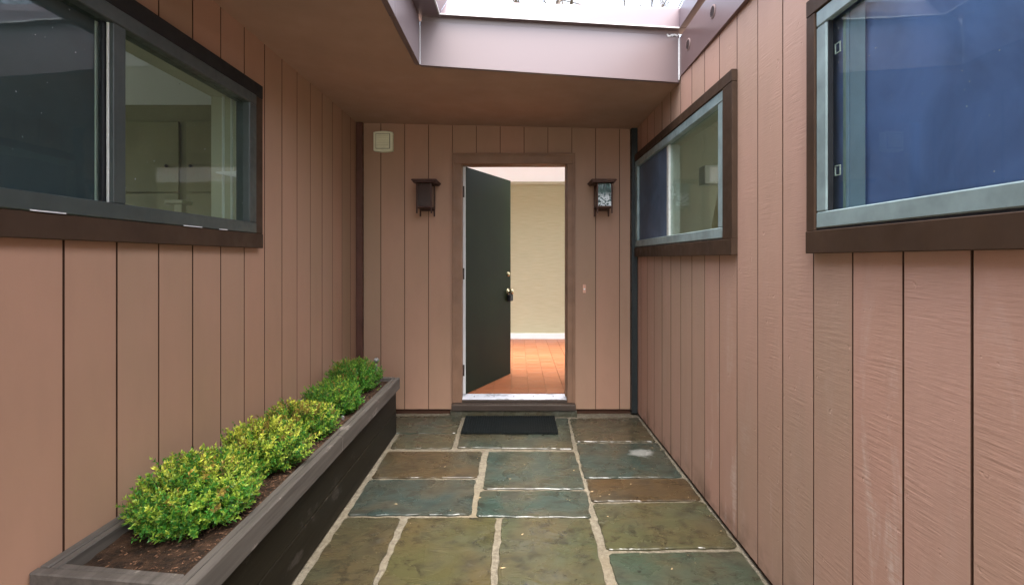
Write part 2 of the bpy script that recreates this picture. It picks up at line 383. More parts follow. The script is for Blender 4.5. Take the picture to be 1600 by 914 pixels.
STONES = {  # corners on the ground (x, y), near-left order free, colour
 'a1': ([(-1.37, 4.312), (-.475, 4.329), (-.472, 3.907), (-1.37, 3.907)], (.085, .095, .066)),
 'a2': ([(-.905, 3.873), (-.472, 3.873), (-.472, 3.6), (-.905, 3.6)], (.095, .095, .060)),
 'm1': ([(-.44, 4.296), (.428, 4.279), (.396, 3.583), (-.429, 3.612)], (.080, .085, .060)),
 'r1': ([(.45, 4.262), (1.023, 4.279), (1.024, 3.728), (.439, 3.728)], (.105, .095, .062)),
 'r2': ([(.439, 3.691), (1.03, 3.691), (1.022, 3.121), (.419, 3.108)], (.062, .085, .072)),
 'r3': ([(.428, 3.086), (1.032, 3.095), (1.032, 2.825), (.421, 2.81)], (.115, .068, .032)),
 'r4': ([(.423, 2.778), (1.032, 2.795), (1.032, 2.361), (.42, 2.344)], (.120, .110, .055)),
 'r5': ([(.424, 2.307), (1.03, 2.322), (1.03, 1.70), (.419, 1.70)], (.080, .100, .066)),
 'l3': ([(-.905, 3.531), (-.251, 3.531), (-.252, 3.117), (-.90, 3.112)], (.100, .070, .038)),
 'l4': ([(-.90, 3.08), (-.257, 3.082), (-.248, 2.664), (-.895, 2.658)], (.055, .080, .074)),
 'm3': ([(-.196, 3.526), (.398, 3.526), (.396, 2.961), (-.2, 2.965)], (.068, .085, .068)),
 'm4': ([(-.213, 2.926), (.398, 2.926), (.384, 2.632), (-.214, 2.648)], (.062, .088, .072)),
 'l5': ([(-.895, 2.629), (-.616, 2.629), (-.605, 1.95), (-.90, 1.95)], (.095, .080, .045)),
 'c5': ([(-.567, 2.626), (-.111, 2.629), (-.120, 1.95), (-.576, 1.95)], (.115, .100, .045)),
 'd5': ([(-.074, 2.629), (.375, 2.614), (.367, 1.95), (-.083, 1.95)], (.105, .105, .055)),
}
yy = 1.91
for r, h in enumerate((.5, .62, .45, .6, .5, .7, .55, .6)):       # courses nearer than the frame shows
    cut = [-.9, -.35 + .2 * (r % 2), .37, 1.03]
    for a, b in zip(cut, cut[1:]):
        t = 1.66 if (r == 0 and b > 1) else yy
        STONES['n%d%d' % (r, int(a * 10))] = ([(a, t), (b - .035, t), (b - .035, yy - h + .035), (a, yy - h + .035)], (.09 + .03 * rng.random(), .085 + .015 * rng.random(), .055))
    yy -= h
def outline(pts):
    out = []; n = len(pts)
    for i in range(n):
        a, b = V(*pts[i], 0), V(*pts[(i + 1) % n], 0); L = (b - a).length; k = max(2, int(L / .03)); nn = V(-(b - a).y, (b - a).x, 0).normalized()
        for j in range(k):
            t = j / k
            if j == 0:                       # a worn corner
                p = pts[i - 1]; pr = (V(*p, 0) - a).normalized(); nx_ = (b - a).normalized()
                out.append(tuple((a + pr * .014)[:2])); out.append(tuple((a + nx_ * .014)[:2])); continue
            q = a.lerp(b, t) + nn * (.009 * noise.noise(V(a.x * 9 + t * L * 14, a.y * 7 + i * 5, 2)) + .004 * (rng.random() - .5))
            out.append((q.x, q.y))
    ar = sum(out[i - 1][0] * out[i][1] - out[i][0] * out[i - 1][1] for i in range(len(out)))
    return out if ar > 0 else out[::-1]
for k, (pts, colr) in STONES.items():
    cx = sum(p[0] for p in pts) / 4; cy = sum(p[1] for p in pts) / 4
    pts = [(p[0] + math.copysign(.004, p[0] - cx), p[1] + math.copysign(.003, p[1] - cy)) for p in pts]
    sx, sy, dz = (rng.random() - .5) * .004, (rng.random() - .5) * .004, rng.random() * .0015
    o = MB().prism(outline(pts), -.029, 0, .003, lambda x, y: dz + sx * (x - cx) + sy * (y - cy)).build('flagstone', m_stone2 if k == 'r2' else m_stone, pav)
    o.color = (colr[0] * .45, colr[1] * .48, colr[2] * .46, 1)

mb = MB()
for i in range(70):
    x, y = -.88 + 1.9 * rng.random(), 1.95 + 2.3 * rng.random(); t = rng.random() * 6.28; L = .003 + .011 * rng.random() ** 3
    d = V(math.cos(t), math.sin(t), 0) * L; e = V(-math.sin(t), math.cos(t), 0) * (.0015 + .3 * L * rng.random()); c = V(x, y, .0055)
    vs = [mb.bm.verts.new(c + q) for q in (-d, e, d, -e)] + [mb.bm.verts.new(c + V(0, 0, .0035))]
    for f in ((0, 1, 4), (1, 2, 4), (2, 3, 4), (3, 0, 4)): mb.bm.faces.new([vs[k] for k in f])
m_litter = paint('dry_leaf_bits', (.42, .30, .16), .8, .6, 8, 0)
tag(mb.build('leaf_litter', m_litter, kind='stuff'), 'tiny dry leaf bits and grit scattered over the flagstones', 'leaf litter')

# ------------------------------------------------------------------ plank walls
def side_wall(s, X, y_first, openings, ztop, msid, label):
    root = thing('siding_wall', (s * X, 1.0, 0), label, 'wall')
    A = lambda d: s * d
    # backing (dark, seen in the grooves) and inner lining, left out at the window openings
    ys = sorted({YMIN, YE + .14, *[v for o in openings for v in o[:2]]})
    for nm, d0, d1, m in (('sheathing', X + .014, X + .05, m_groove), ('inner_lining', X + .052, X + .15, m_olive)):
        mb = MB()
        for a, b in zip(ys, ys[1:]):
            op = [o for o in openings if o[0] - 1e-6 <= a and b <= o[1] + 1e-6]
            for z0, z1 in ([(-.15, op[0][2]), (op[0][3], ztop)] if op else [(-.15, ztop)]):
                mb.box(A(d0), A(d1), a, b, z0, z1, 0)
        mb.build(nm, m, root)
    k = math.floor((YMIN - y_first) / PITCH)
    y = y_first + k * PITCH; g = .0027
    while y < YE - .01:
        a, b = max(y + g, YMIN), min(y + PITCH - g, YE - .003)
        if b - a > .01:
            zb = .012 + .004 * rng.random(); pr = rng.random() * .0012
            cuts = sorted({a, b, *[v for o in openings for v in o[:2] if a < v < b]})
            cols = []
            for c0, c1 in zip(cuts, cuts[1:]):
                op = [o for o in openings if o[0] - 1e-6 <= c0 and c1 <= o[1] + 1e-6]
                cols.append((c0, c1, op))
            if all(c[2] for c in cols):      # wholly over a window: a piece above and one below
                o = cols[0][2][0]
                for z0, z1 in ((zb, o[2]), (o[3], ztop)):
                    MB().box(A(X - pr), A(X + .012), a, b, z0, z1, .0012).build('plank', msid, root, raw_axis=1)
            elif any(c[2] for c in cols):
                mb = MB()
                for c0, c1, op in cols:
                    for z0, z1 in ([(zb, op[0][2]), (op[0][3], ztop)] if op else [(zb, ztop)]):
                        mb.box(A(X - pr), A(X + .012), c0, c1, z0, z1, 0)
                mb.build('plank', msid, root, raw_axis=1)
            else:
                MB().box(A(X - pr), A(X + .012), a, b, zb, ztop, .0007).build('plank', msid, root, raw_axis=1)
        y += PITCH
    return root
WL = (.80, 2.641, H(.135), H(.861))
WS = (2.50, 4.372, H(.097), H(.847))
WB = (-.30, 1.726, H(.097), H(.847))
wall_left = side_wall(-1, 1.407, 1.558, [WL], H(1.30), m_sidL, 'smooth brown vertical board wall behind the long planter')
wall_right = side_wall(1, 1.05, 1.159, [WS, WB], H(1.38), m_sidR, 'rough sawn pinkish brown board wall with pale streaks and two windows')

ew = thing('siding_wall', (0, YE + .07, 0), 'shaded brown board wall around the open doorway at the far end', 'wall')
DX0, DX1, DH = -.483, .438, H(.831)
g = .0019; x = -1.196 - .2095
while x < .99:
    a, b = max(x + g, -1.348 + .001), min(x + .2095 - g, .993)
    if b - a > .01:
        op0, op1 = DX0 - .03, DX1 + .03
        if a >= op0 and b <= op1:
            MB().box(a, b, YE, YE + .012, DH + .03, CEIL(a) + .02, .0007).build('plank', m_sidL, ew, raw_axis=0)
        elif b > op0 and a < op1:
            mb = MB()
            if a < op0: mb.box(a, op0, YE, YE + .012, .035, CEIL(a) + .02, 0).box(op0, b, YE, YE + .012, DH + .03, CEIL(a) + .02, 0)
            else: mb.box(op1, b, YE, YE + .012, .035, CEIL(a) + .02, 0).box(a, op1, YE, YE + .012, DH + .03, CEIL(a) + .02, 0)
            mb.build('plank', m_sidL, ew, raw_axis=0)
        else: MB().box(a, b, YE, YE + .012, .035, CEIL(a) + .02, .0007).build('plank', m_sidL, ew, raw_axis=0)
    x += .2095
mb = MB()
for a, b, z0 in ((XL - .14, DX0 - .02, -.1), (DX0 - .02, DX1 + .02, DH + .02), (DX1 + .02, XR + .14, -.1)):
    mb.box(a, b, YE + .014, YE + .05, z0, H(1.26), 0)
mb.build('sheathing', m_groove, ew)
mb = MB()
for a, b, z0 in ((-2.3, DX0 - .02, -.1), (DX0 - .02, DX1 + .02, DH + .02), (DX1 + .02, 2.7, -.1)):
    mb.box(a, b, YE + .052, YE + .14, z0, H(1.26), 0)
mb.build('inner_lining', m_intcream, ew)
MB().box(-1.403, -1.348, YE - .035, YE + .012, .02, CEIL(-1.38) - .002, .002).build('corner_post', m_postL, ew)
MB().box(.9945, 1.047, YE - .045, YE + .012, .01, CEIL(1) - .002, .002).build('corner_post', m_postR, ew)

# ------------------------------------------------------------------ roof with the open light well
roof = thing('roof', (0, 2, H(1.2)), 'brown flat soffit and metal edged opening to the sky over the passage', 'roof')
xo = -.588; YL, YR = 3.04, 3.235              # far edge of the opening runs slightly askew
def slab(mb, pts, t0, t1, bev=0):
    mb.hexa([V(x, y, CEIL(x) + t0) for x, y in pts] + [V(x, y, CEIL(x) + t1) for x, y in pts], bev)
mb = MB()
ring = [(-1.55, YMIN - .2), (xo - .012, YMIN - .2), (xo - .012, YL + .012), (XR + .002, YR + .012), (XR + .002, YE + .013), (-1.55, YE + .013)]
lo_ = [mb.bm.verts.new((x, y, CEIL(x))) for x, y in ring]; hi_ = [mb.bm.verts.new((x, y, CEIL(x) + .02)) for x, y in ring]
mb.bm.faces.new(lo_[::-1]); mb.bm.faces.new(hi_)
for k in range(6): mb.bm.faces.new((lo_[k], lo_[(k + 1) % 6], hi_[(k + 1) % 6], hi_[k]))
mb.build('soffit', m_soffit, roof)
mb = MB()
mb.box(-5.6, xo - .04, YMIN - .3, YL, H(1.235), H(1.42), 0).box(-5.6, xo - .04, YL, 4.36, H(1.235), H(1.42), 0)
mb.hexa([V(xo - .04, YL + .03, H(1.235)), V(XR, YR + .03, H(1.235)), V(XR, 4.36, H(1.235)), V(xo - .04, 4.36, H(1.235)),
         V(xo - .04, YL + .03, H(1.42)), V(XR, YR + .03, H(1.42)), V(XR, 4.36, H(1.42)), V(xo - .04, 4.36, H(1.42))])
mb.box(XR + .07, 4.9, YMIN - .3, 4.36, H(1.36), H(1.42), 0)
# over the hall, with an unseen rooflight hole added to light it
mb.box(-5.6, 4.9, 4.36, 4.6, H(1.235), H(1.42), 0).box(-2.4, 2.8, 4.6, 4.75, H(1.235), H(1.42), 0).box(-2.4, -1.9, 4.75, 6.12, H(1.235), H(1.42), 0).box(2.0, 2.8, 4.75, 6.12, H(1.235), H(1.42), 0).box(-2.4, 2.8, 7.6, 7.8, H(1.235), H(1.42), 0)
mb.build('roof_deck', m_soffit, roof)
FT, LT, CB, CT = H(1.437), H(1.468), H(1.472), H(1.607)
# fascias
MB().hexa([V(xo, YL, CEIL(xo) - .004), V(XR - .004, YR, CEIL(XR) - .004), V(XR - .004, YR + .03, CEIL(XR) - .004), V(xo, YL + .03, CEIL(xo) - .004),
           V(xo, YL, FT), V(XR - .004, YR, FT), V(XR - .004, YR + .03, FT), V(xo, YL + .03, FT)], .0015).build('fascia', m_fascia, roof)
MB().hexa([V(xo + .01, YL + .008, FT), V(XR - .004, YR + .008, FT), V(XR - .004, YR + .03, FT), V(xo, YL + .03, FT),
           V(xo + .01, YL + .004, LT), V(XR - .004, YR + .004, LT), V(XR - .004, YR + .03, LT), V(xo, YL + .03, LT)], .001).build('flashing_strip', m_fascia, roof)
for a, b in ((YMIN - .2, .02), (.023, 2.418), (2.421, YL - .002)):
    MB().box(xo - .03, xo, a, b, CEIL(xo) - .004, FT, .0015).build('fascia', m_fascia, roof)
MB().box(xo - .028, xo - .006, YMIN - .2, YL, FT, LT, .001).build('flashing_strip', m_fascia, roof)
fx = lambda y: 1.043 - (3.22 - y) * .018
MB().hexa([V(fx(YMIN), YMIN, H(1.166)), V(XR + .0, YMIN, H(1.166)), V(XR + .0, YR - .004, H(1.166)), V(fx(YR), YR - .004, H(1.166)),
           V(fx(YMIN), YMIN, H(1.42)), V(XR + .0, YMIN, H(1.42)), V(XR + .0, YR - .004, H(1.42)), V(fx(YR), YR - .004, H(1.42))], 0).build('fascia', m_fasciaR, roof)
# curbs round the opening, leaning a little
bl, br, tl_, tr_ = V(-.469, 3.02, CB), V(1.034, 3.203, CB), V(-.433, 3.125, CT), V(1.038, 3.215, CT)
off = V(0, .09, 0)
MB().hexa([bl, br, br + off, bl + off, tl_, tr_, tr_ + off, tl_ + off], .002).box(-.64, -.4695, 3.0205, 3.12, CB + .0005, CT - .01, 0).box(1.0345, 1.14, 3.205, 3.30, CB + .0005, CT - .01, 0).build('curb', m_curb, roof)
MB().hexa([V(-.64, YMIN, CB), V(-.469, YMIN, CB), bl, V(-.64, 3.02, CB), V(-.64, YMIN, CT), V(-.433, YMIN, CT), tl_, V(-.64, 3.125, CT)], .002).build('curb', m_curb, roof)
MB().hexa([V(.93, YMIN, CB), V(1.12, YMIN, CB), V(1.12, 3.2, CB), V(1.036, 3.2, CB), V(.935, YMIN, CT), V(1.12, YMIN, CT), V(1.12, 3.212, CT), V(1.041, 3.212, CT)], .002).build('curb', m_curb, roof)
# bright bare metal drip edges below the curbs, at fascia corners
MB().hexa([bl + V(-.002, -.004, -.003), br + V(0, -.004, -.003), br + V(0, .004, -.003), bl + V(-.002, .004, -.003), bl + V(-.002, -.004, .004), br + V(0, -.004, .004), br + V(0, .004, .004), bl + V(-.002, .004, .004)]).build('drip_edge', m_whiteline, roof)
MB().box(-.472, -.464, YMIN, 3.014, CB - .003, CB + .004, 0).build('drip_edge', m_whiteline, roof)
MB().box(xo - .002, xo + .003, YL - .006, YL - .001, CEIL(xo), FT - .03, 0).build('caulk_bead', m_whiteline, roof)
MB().box(1.036, 1.043, YR - .010, YR - .003, CEIL(XR) + .01, FT - .02, 0).build('caulk_bead', m_whiteline, roof)
mb = MB()
for i in range(16):
    p = V(.965 + .075 * rng.random(), YR - .006, FT - .004 + .012 * (rng.random() - .5)); mb.lathe(p, (0, -1, 0), [(0, .002), (.003, .007), (.006, .001)], 6)
mb.build('caulk_blob', m_whiteline, roof, smooth=True)
for y, z in ((2.65, H(1.303)), (3.05, H(1.302))):
    xx = fx(y)
    vt = MB().lathe((xx + .001, y, z), (-1, 0, 0), [(0, .036), (.004, .036), (.006, .033), (.0061, .028), (.002, .027)], 20).build('soffit_vent', m_vent, roof)
    for i in range(5):
        zz = -.020 + .010 * i; hw = math.sqrt(.027 ** 2 - zz ** 2)
        MB().hexa([V(xx - .0085, y - hw, z + zz - .003), V(xx - .002, y - hw, z + zz + .001), V(xx - .002, y + hw, z + zz + .001), V(xx - .0085, y + hw, z + zz - .003),
                   V(xx - .0085, y - hw, z + zz - .001), V(xx - .002, y - hw, z + zz + .003), V(xx - .002, y + hw, z + zz + .003), V(xx - .0085, y + hw, z + zz - .001)]).build('louvre', m_fascia, vt)

# ------------------------------------------------------------------ windows
def frame_ring(s, d0, d1, y0, y1, z0, z1, wy, wz, m, parent, name='frame', bev=.003):
    """four mitred-looking members"""
    for a, b, c, d in ((y0, y1, z0, z0 + wz), (y0, y1, z1 - wz, z1)):
        MB().box(s * d0, s * d1, a, b, c, d, bev).build(name, m, parent)
    for a, b in ((y0, y0 + wy), (y1 - wy, y1)):
        MB().box(s * (d0 + .0006), s * (d1 - .001), a, b, z0 + wz + .0005, z1 - wz - .0005, bev).build(name, m, parent)
def trims(s, d0, d1, y0, y1, z0, z1, oz0, oz1, oy0, oy1, m, parent, far=True, near=True):
    MB().box(s * d0, s * d1, y0, y1, oz1, z1, .002).build('trim_board', m, parent)
    MB().box(s * (d0 - .002), s * d1, y0, y1, z0, oz0, .002).build('trim_board', m, parent)
    if near: MB().box(s * (d0 + .001), s * d1, y0, oy0, oz0 + .0008, oz1 - .0008, .002).build('trim_board', m, parent)
    if far: MB().box(s * (d0 + .001), s * d1, oy1, y1, oz0 + .0008, oz1 - .0008, .002).build('trim_board', m, parent)
def liner(s, d0, d1, y0, y1, z0, z1, m, parent):
    t = .012
    for a in ((y0, y1, z0, z0 + t), (y0, y1, z1 - t, z1), (y0, y0 + t, z0 + t, z1 - t), (y1 - t, y1, z0 + t, z1 - t)):
        MB().box(s * d0, s * d1, *a, bev=0).build('jamb_liner', m, parent)

# left window
lw = thing('window', (-1.40, 1.75, H(.059)), 'long sliding window in a dark green frame on the wall above the planter', 'window')
trims(-1, 1.374, 1.4055, .72, 2.716, H(.059), H(.932), WL[2], WL[3], WL[0], WL[1], m_trim, lw)
for o in list(lw.children):
    if WORLD[o.name].z > H(.5): o.data.materials[0] = m_trimdark  # top board darker: shade put into its colour
frame_ring(-1, 1.368, 1.44, WL[0] + .001, WL[1] - .001, WL[2] + .001, WL[3] - .001, .07, .055, m_aludark, lw)
MB().box(-1.372, -1.44, 1.708, 1.762, WL[2] + .057, WL[3] - .057, .002).build('mullion', m_aludark, lw)
MB().box(-1.402, -1.409, 1.763, WL[1] - .072, WL[2] + .057, WL[3] - .057, 0).build('pane', m_glass, lw)
sash = MB().box(-1.395, -1.412, 1.692, 1.7075, WL[2] + .058, WL[3] - .058, .001).build('sash_stile', m_gasket, lw)
MB().box(-1.385, -1.392, 1.702, 1.7075, WL[2] + .058, WL[3] - .058, .001).build('gasket', m_alubright, sash)
MB().box(-1.402, -1.409, WL[0] + .072, 1.691, WL[2] + .057, WL[3] - .057, 0).build('pane', m_glass, lw)
MB().box(-1.425, -1.431, WL[0] + .05, 1.694, WL[2] + .03, WL[3] - .03, 0).build('insect_screen', m_screenL, lw)
MB().box(-1.422, -1.436, 1.6945, 1.715, WL[2] + .03, WL[3] - .057, .001).build('screen_stile', m_alubright, lw)  # pale strip stands in for a bright reflection in the glass
MB().box(-1.422, -1.436, 1.7155, 1.76, WL[2] + .03, WL[3] - .057, .001).build('screen_stile', m_screenL, lw)
liner(-1, 1.441, 1.60, WL[0] + .001, WL[1] - .001, WL[2] + .001, WL[3] - .001, m_intcream, lw)
for d in (1.455, 1.485, 1.53):
    MB().box(-d, -(d + .006), 2.612, 2.629, WL[2] + .015, WL[3] - .014, .001).build('sash_track', m_white, lw)
MB().hexa([V(-1.44, 2.60, H(.42)), V(-1.56, 2.60, H(.445)), V(-1.56, 2.62, H(.445)), V(-1.44, 2.62, H(.42)), V(-1.44, 2.60, H(.455)), V(-1.56, 2.60, H(.452)), V(-1.56, 2.62, H(.452)), V(-1.44, 2.62, H(.455))]).build('latch', m_white, lw)  # white bar stands in for a light reflection in the pane
mb = MB()
for i in range(7):   # bare filler where the paint has gone below the frame
    a = .95 + .22 * i + .1 * rng.random()
    if i in (1, 3, 4): continue
    mb.box(-1.3665, -1.3672, a, a + .05 + .1 * rng.random(), WL[2] + .001, WL[2] + .005, 0)
mb.build('flaked_paint', m_whiteline, lw)

# right windows
def right_window(W, y0, y1, label, far, near_w, dp=1.072):
    cy = (W[0] + W[1]) / 2
    r = thing('window', (1.06, cy, H(.02)), label, 'window')
    trims(1, 1.02, 1.0485, y0, y1, H(.02), H(.905), W[2], W[3], W[0], W[1], m_trim, r, far=far)
    frame_ring(1, 1.026, dp, W[0] + .001, W[1] - .001, W[2] + .008, W[3] - .001, near_w, .055, m_alu, r, bev=.004)
    MB().box(1.03, dp, W[0] + .002, W[1] - .002, W[2] + .0005, W[2] + .0075, 0).build('shadow_gap', m_gasket, r)
    liner(1, dp + .001, 1.21, W[0] + .001, W[1] - .001, W[2] + .001, W[3] - .001, m_intcream, r)
    return r
sw = right_window(WS, 2.389, 4.372, 'smaller sliding window nearest the doorway, white lamp visible inside', False, .07)
MB().box(1.060, 1.066, WS[0] + .072, 3.468, WS[2] + .064, WS[3] - .057, 0).build('pane', m_glass, sw)
st = MB().box(1.046, 1.125, 3.470, 3.515, WS[2] + .064, WS[3] - .057, .002).build('meeting_stile', m_alubright, sw)
MB().box(1.072, 1.080, 3.458, 3.4695, H(.41), H(.50), .002).build('latch', m_white, st)
MB().box(1.066, 1.090, 3.452, 3.4575, H(.435), H(.452), .002).build('latch', m_white, st)
MB().box(1.058, 1.062, 3.517, WS[1] - .072, WS[2] + .064, WS[3] - .057, 0).build('pane', m_glass, sw)
MB().box(1.047, 1.050, 3.517, WS[1] - .071, WS[2] + .064, WS[3] - .057, 0).build('insect_screen', m_screen, sw)
bw = right_window(WB, -.365, 1.775, 'large window with a blue film close to the camera', True, .056, 1.048)
MB().box(1.0485, 1.0525, WB[0] + .040, WB[1] - .040, WB[2] + .050, WB[3] - .057, 0).build('pane', m_glass, bw)
MB().box(1.032, 1.0475, WB[1] - .062, WB[1] - .0572, WB[2] + .064, WB[3] - .057, 0).build('gasket', m_gasket, bw)
mb = MB(); n = 24                               # the film sags in soft folds
rows = []
for i in range(n + 1):
    y = WB[0] + .014 + (1.712 - WB[0] - .014) * i / n
    rows.append([mb.bm.verts.new((1.0695 + .002 * math.sin(i * .9) * math.sin(j * .7) + .004 * noise.noise(V(y * 2.4, j * .35, 1)), y, WB[2] + .02 + (WB[3] - WB[2] - .04) * j / 12)) for j in range(13)])
for a, b in zip(rows, rows[1:]):
    for j in range(12): mb.bm.faces.new((a[j], a[j + 1], b[j + 1], b[j]))
g2 = bmesh.ops.extrude_face_region(mb.bm, geom=list(mb.bm.faces))
for v in [e for e in g2['geom'] if isinstance(e, bmesh.types.BMVert)]: v.co.x += .002
mb.build('window_film', m_blueshade, bw, smooth=True)
MB().box(1.058, 1.062, 1.618, 1.632, WB[2] + .06, WB[3] - .057, .001).build('sash_stile', m_alu, bw)
MB().box(1.057, 1.062, 1.602, 1.616, WB[2] + .06, WB[3] - .057, .001).build('sash_stile', m_bluepale, bw)
MB().box(1.0605, 1.062, 1.532, 1.600, WB[2] + .06, WB[3] - .057, 0).build('film_edge', m_bluepale, bw)
for z in (H(.695), H(.292)):
    c = MB(); y0, y1, hh, t = 1.640, 1.668, .017, .003
    for a in ((y0, y1, z - hh, z - hh + t), (y0, y1, z + hh - t, z + hh), (y0, y0 + t, z - hh + t, z + hh - t), (y1 - t, y1, z - hh + t, z + hh - t)):
        c.box(1.054, 1.0575, *a, bev=0)
    c.build('clip', m_white, bw)

# ------------------------------------------------------------------ entry door
dr = thing('front_door', (-.02, YE + .02, .04), 'dark olive slab door standing half open in its brown frame', 'door')
for x0_, x1_ in ((-.560, DX0), (DX1, .500)):
    MB().box(x0_, x1_, YE - .024, YE - .001, .098, DH, .003).build('casing', m_casing, dr)
MB().box(-.560, .500, YE - .026, YE - .001, DH + .0006, H(.925), .003).build('casing', m_casing, dr)
for x0_, x1_ in ((-.566, -.543), (.484, .507)):
    MB().box(x0_, x1_, YE - .034, YE - .027, .098, H(.925), .002).build('casing_bead', m_casing, dr)
MB().box(-.5425, .4835, YE - .034, YE - .027, H(.905), H(.925), .002).build('casing_bead', m_casing, dr)
MB().box(DX0 - .019, DX0 - .0005, YE - .0, YE + .14, .118, DH + .018, .001).build('jamb', m_casing, dr)
MB().box(DX1 + .0005, DX1 + .019, YE - .0, YE + .14, .118, DH + .018, .001).build('jamb', m_casing, dr)
MB().box(DX0, DX1, YE - .0, YE + .14, DH + .0005, DH + .018, .001).build('jamb', m_casing, dr)
MB().box(DX1 - .012, DX1, YE + .03, YE + .085, .14, DH, .001).build('door_stop', m_casing, dr)
MB().box(-.565, .505, 4.315, 4.50, .046, .098, .003).build('sill', m_sill, dr)
MB().box(DX0 + .001, DX1 - .001, YE - .02, 4.50, .099, .117, .002).build('sill', m_sill, dr)
MB().box(-.575, .515, 4.325, 4.41, -.02, .044, .003).build('step', m_stone, dr).color = (.06, .06, .04, 1)
th = MB().hexa([V(DX0, 4.415, .1175), V(DX1, 4.415, .1175), V(DX1, 4.52, .118), V(DX0, 4.52, .118), V(DX0, 4.415, .121), V(DX1, 4.415, .121), V(DX1, 4.51, .144), V(DX0, 4.51, .144)], .001).build('threshold', m_thr, dr)
for i in range(5):
    MB().lathe((-.38 + .175 * i, 4.46, .1325), (0, -.1, 1), [(0, .005), (.002, .004)], 8).build('screw', m_black, th)
ang = math.atan2(.81, .39); hx, hy = -.456, 4.475
leaf = MB()
u = V(math.cos(ang), math.sin(ang), 0); nrm = V(-math.sin(ang), math.cos(ang), 0)   # nrm points away from the visible face
def DP(a, t, z): return V(hx, hy, z) + u * a + nrm * t
def dbox(a0, a1, t0, t1, z0, z1, bev=.002):
    return MB().hexa([DP(a0, t0, z0), DP(a1, t0, z0), DP(a1, t1, z0), DP(a0, t1, z0), DP(a0, t0, z1), DP(a1, t0, z1), DP(a1, t1, z1), DP(a0, t1, z1)], bev)
lf = dbox(0, .895, 0, .044, .150, H(.822)).build('door_leaf', m_door, dr)
dbox(-.003, -.0005, .002, .042, .150, H(.822), 0).build('edge_strip', m_white, lf)
for z in (.36, 1.22, 1.95):
    hg = MB().tube((DX0 + .007, 4.488, z - .05), (DX0 + .007, 4.488, z + .05), .007, .007, 8).box(DX0 - .0, DX0 + .014, 4.475, 4.482, z - .05, z + .05, 0).build('hinge', m_sill, dr)
kb = MB()
for sgn, t0 in ((-1, 0), (1, .044)):
    kb.lathe(DP(.83, t0, H(-.335)), nrm * sgn, [(0, .032), (.006, .032), (.010, .014), (.028, .011), (.036, .022), (.050, .028), (.062, .024), (.066, .010)], 16)
kb.build('door_knob', m_brass, lf, smooth=True)
MB().lathe(DP(.83, 0, H(-.155)), -nrm, [(0, .026), (.010, .024), (.016, .016), (.020, .014)], 16).build('deadbolt', m_brass, lf, smooth=False)
pk = MB(); 
pk.hexa([DP(.80, -.045, H(-.435)), DP(.865, -.045, H(-.435)), DP(.865, -.008, H(-.435)), DP(.80, -.008, H(-.435)), DP(.80, -.045, H(-.362)), DP(.865, -.045, H(-.362)), DP(.865, -.008, H(-.362)), DP(.80, -.008, H(-.362))], .006)
for a0, a1 in ((.812, .822), (.842, .852)): 
    pk.tube(DP((a0 + a1) / 2, -.026, H(-.364)), DP((a0 + a1) / 2, -.026, H(-.330)), .004, .004, 8)
pk.tube(DP(.813, -.026, H(-.332)), DP(.851, -.026, H(-.332)), .004, .004, 8)
pk.build('key_lockbox', m_black, lf)

# ------------------------------------------------------------------ things on the end wall
ab = thing('alarm_box', (-1.165, YE - .025, H(.93)), 'small square cream louvred box high on the far wall', 'alarm box')
mb = MB(); prof = []
for i in range(9):
    t = -1 + 2 * i / 8; prof.append((-1.165 + .083 * t, H(1.112) - .010 * t * t))
for i in range(9):
    t = 1 - 2 * i / 8; prof.append((-1.165 + .083 * t, H(.932) + .010 * t * t))
fr_ = [mb.bm.verts.new((x, YE - .045, z)) for x, z in prof]; bk = [mb.bm.verts.new((x, YE - .001, z)) for x, z in prof]
mb.bm.faces.new(fr_); mb.bm.faces.new(bk[::-1])
for i in range(18): mb.bm.faces.new((fr_[i], bk[i], bk[(i + 1) % 18], fr_[(i + 1) % 18]))
mb.build('housing', m_cream, ab)
MB().box(-1.229, -1.104, YE - .0475, YE - .0455, H(.958), H(1.089), 0).build('joint', m_olive, ab)
MB().box(-1.225, -1.108, YE - .054, YE - .0476, H(.962), H(1.085), .003).build('cover', m_cream, ab)
for i in range(5):
    z = H(.985 + .019 * i); MB().hexa([V(-1.215, YE - .058, z), V(-1.118, YE - .058, z), V(-1.118, YE - .0525, z + .006), V(-1.215, YE - .0525, z + .006), V(-1.215, YE - .058, z + .003), V(-1.118, YE - .058, z + .003), V(-1.118, YE - .0525, z + .012), V(-1.215, YE - .0525, z + .012)]).build('louvre', m_cream, ab)
db = thing('doorbell', (.589, YE - .01, H(-.30)), 'tiny pale copper doorbell plate right of the doorway', 'doorbell')
MB().box(.575, .603, YE - .010, YE - .0005, H(-.298), H(-.222), .003).build('plate', m_bell, db)
MB().lathe((.589, YE - .010, H(-.262)), (0, -1, 0), [(0, .008), (.004, .007), (.005, .003)], 12).build('button', m_white, db)

